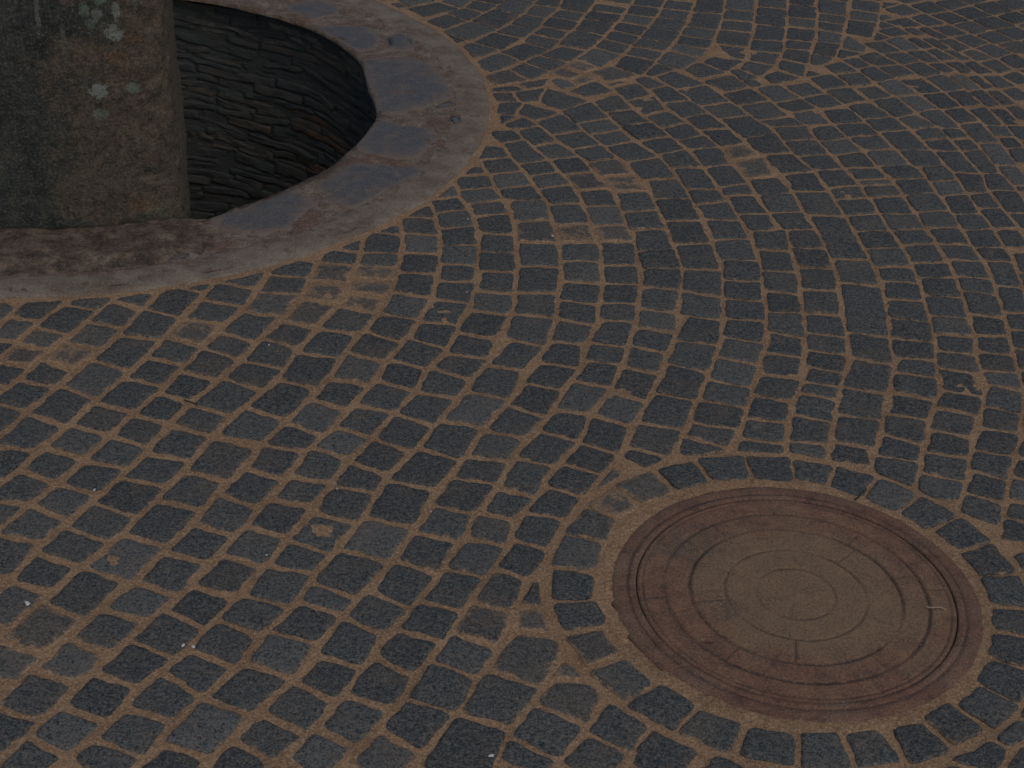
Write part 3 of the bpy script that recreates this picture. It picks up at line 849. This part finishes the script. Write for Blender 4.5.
# ---------------------------------------------------------------- the pillar, rising from the pit just inside its near edge
PY0 = 3.82
pil = None
V, F = [], []
na = 300; zs = [-1.95 + .05 * i for i in range(36)] + [-.15 + .0065 * i for i in range(250)]
zs = [q for q in zs if q <= 1.45]
for z in zs:
    tp = 1 - .12 * max(z, 0)
    for i in range(na):
        a = 2 * math.pi * i / na
        c_, s_ = math.cos(a), math.sin(a); e = 2 / 9
        x = .312 * tp * math.copysign(abs(c_) ** e, c_); y = .315 * tp * math.copysign(abs(s_) ** e, s_)
        d = .005 * nz(x, y, z, 6) + .006 * nz(x + 3, y, z, 19) + .0042 * nz(x, y + 5, z, 46) + .0022 * nz(x, y, z + 4, 95)
        L = math.hypot(x, y)
        V.append((x + x / L * d, y + y / L * d, z))
for k in range(len(zs) - 1):
    for i in range(na):
        j = (i + 1) % na
        F.append((k * na + i, k * na + j, (k + 1) * na + j, (k + 1) * na + i))
F.append(tuple(range((len(zs) - 1) * na, len(zs) * na))); F.append(tuple(range(na))[::-1])
pil = link('stone_pillar', V, F, mat_pillar())
pil.location = (PX0, PY0, 0); pil.rotation_euler = (0, 0, R(11.5))
tag(pil, 'weathered dark stone pillar with pale lichen spots standing in the well pit', 'pillar')

# ---------------------------------------------------------------- small litter
mw = mat_plain('pale_chip_stone', (.44, .43, .42))
def chip(p, size, seed, label):
    V, F = [], []
    n = 7
    for k, (f, z) in enumerate(((.75, -.001), (1, .0010), (.85, .0022), (.4, .0028))):
        for i in range(n):
            a = 2 * math.pi * i / n
            rr = size * f * (1 + .9 * nz(math.cos(a) * 1.3, math.sin(a) * 1.3, seed))
            V.append((rr * math.cos(a) * .62, rr * math.sin(a), z * size / .005))
    for k in range(3):
        for i in range(n):
            j = (i + 1) % n; F.append((k * n + i, k * n + j, (k + 1) * n + j, (k + 1) * n + i))
    F.append(tuple(range(3 * n, 4 * n)))
    o = link('stone_chip', V, F, mw); o.location = (p[0], p[1], .0025); o.rotation_euler = (0, 0, seed)
    tag(o, label, 'stone chip', 'white stone chips scattered on the setts')
LAB = ['largest white stone chip at the left edge of the paving', 'left one of two small white chips side by side in a sandy joint',
       'right one of two small white chips side by side in a sandy joint', 'tiny white chip in the sand above the largest chip on the left',
       'tiny white chip on setts halfway between the two side by side chips and the well', 'tiny white chip left of the manhole cover, left one of a pair',
       'tiny white chip left of the manhole cover, right one of a pair', 'tiny white chip on setts in the lower left between larger chips and manhole',
       'tiny white chip at the bottom edge of the paving left of the manhole', 'tiny white chip on a dark sett below the well rim, lower one',
       'tiny white chip on a dark sett just right of the well rim', 'small white chip in a joint between dark setts right of the well rim',
       'tiny white chip on a sett just below the front of the well rim', 'tiny pale chip on setts above right of the well rim corner',
       'tiny pale chip near the top centre among the far setts', 'tiny white chip on the setts above the right side of the manhole cover',
       'tiny pale chip lying on the lower edge of the manhole lid', 'tiny white chip on the soil in front of the pillar foot']
SZ = [.0080, .0048, .005, .004, .003, .003, .003, .0032, .0045, .003, .003, .004, .0028, .003, .003, .003, .0028, .003]
for i, p in enumerate(CHIPS):
    if i in (13, 14, 15, 16, 4): continue
    chip(p, SZ[i] * .85, i * 1.7 + 1, LAB[i])
def stalk(name, length, bend, rad, m):
    V, F = [], []
    for k in range(9):
        t = k / 8 - .5
        cx, cy, cz = t * length, bend * math.sin(t * 5), .0012 + .002 * (1 - 4 * t * t)
        rr = rad * (1.15 - .5 * k / 8)
        for i in range(6):
            a = 2 * math.pi * i / 6; V.append((cx, cy + rr * math.cos(a), cz + rr * math.sin(a)))
    for k in range(8):
        for i in range(6): F.append((k * 6 + i, k * 6 + (i + 1) % 6, (k + 1) * 6 + (i + 1) % 6, (k + 1) * 6 + i))
    F.append(tuple(range(6))[::-1]); F.append(tuple(range(48, 54)))
    return link(name, V, F, m)
mt = mat_plain('dark_twig_bark', (.022, .018, .015))
for p, ang, L, lab in ((TWIGS[0], 50, .045, 'small dark twig lying in the joint at the top right edge of the manhole cover'),
                       (TWIGS[1], -38, .035, 'small dark twig lying between two setts in the left of the paving')):
    tw = stalk('twig', L, .002, .0016, mt); tw.location = (p[0], p[1], .001); tw.rotation_euler = (0, 0, R(ang))
    tag(tw, lab, 'twig')
st = stalk('straw', .034, .004, .0011, mat_plain('dry_straw', (.27, .215, .14)))
st.location = (STRAW[0][0], STRAW[0][1], .0025); st.rotation_euler = (0, 0, R(-20))
tag(st, 'short dry straw lying on the right side of the manhole lid', 'straw')

# ---------------------------------------------------------------- light
sc = bpy.context.scene
w = bpy.data.worlds.new('World'); sc.world = w; w.use_nodes = True
nt = w.node_tree; bg = nt.nodes['Background']
sky = nt.nodes.new('ShaderNodeTexSky'); sky.sky_type = 'NISHITA'; sky.sun_disc = False
EL, AZ = 48, 150          # sun height, and compass bearing (clockwise from +Y)
sky.sun_elevation = R(EL); sky.sun_rotation = R(AZ)
sky.air_density = 1.0; sky.dust_density = 3.0; sky.ozone_density = 1.0
nt.links.new(sky.outputs[0], bg.inputs[0]); bg.inputs[1].default_value = .076
sl = bpy.data.lights.new('overcast_sun', 'SUN'); sl.energy = .75; sl.angle = R(110); sl.color = (1, .96, .90)
so = bpy.data.objects.new('overcast_sun', sl); COL.objects.link(so)
d = Vector((math.sin(R(AZ)) * math.cos(R(EL)), math.cos(R(AZ)) * math.cos(R(EL)), math.sin(R(EL))))
so.rotation_euler = (-d).to_track_quat('-Z', 'Y').to_euler(); so.location = (2, -1, 6)

cam = bpy.data.cameras.new('camera'); co = bpy.data.objects.new('camera', cam); COL.objects.link(co)
cam.sensor_width = 36; cam.lens = 1735 / 1024 * 36; cam.clip_end = 500; cam.clip_start = .05
co.matrix_world = Matrix.Translation((0, 0, 1.85)) @ Matrix.Rotation(R(90 - 32.16), 4, 'X') @ Matrix.Rotation(R(2.71), 4, 'Z')
sc.camera = co
vs = sc.view_settings; vs.view_transform = 'Standard'; vs.look = 'None'; vs.gamma = 1; vs.use_curve_mapping = False
vs.exposure = .18
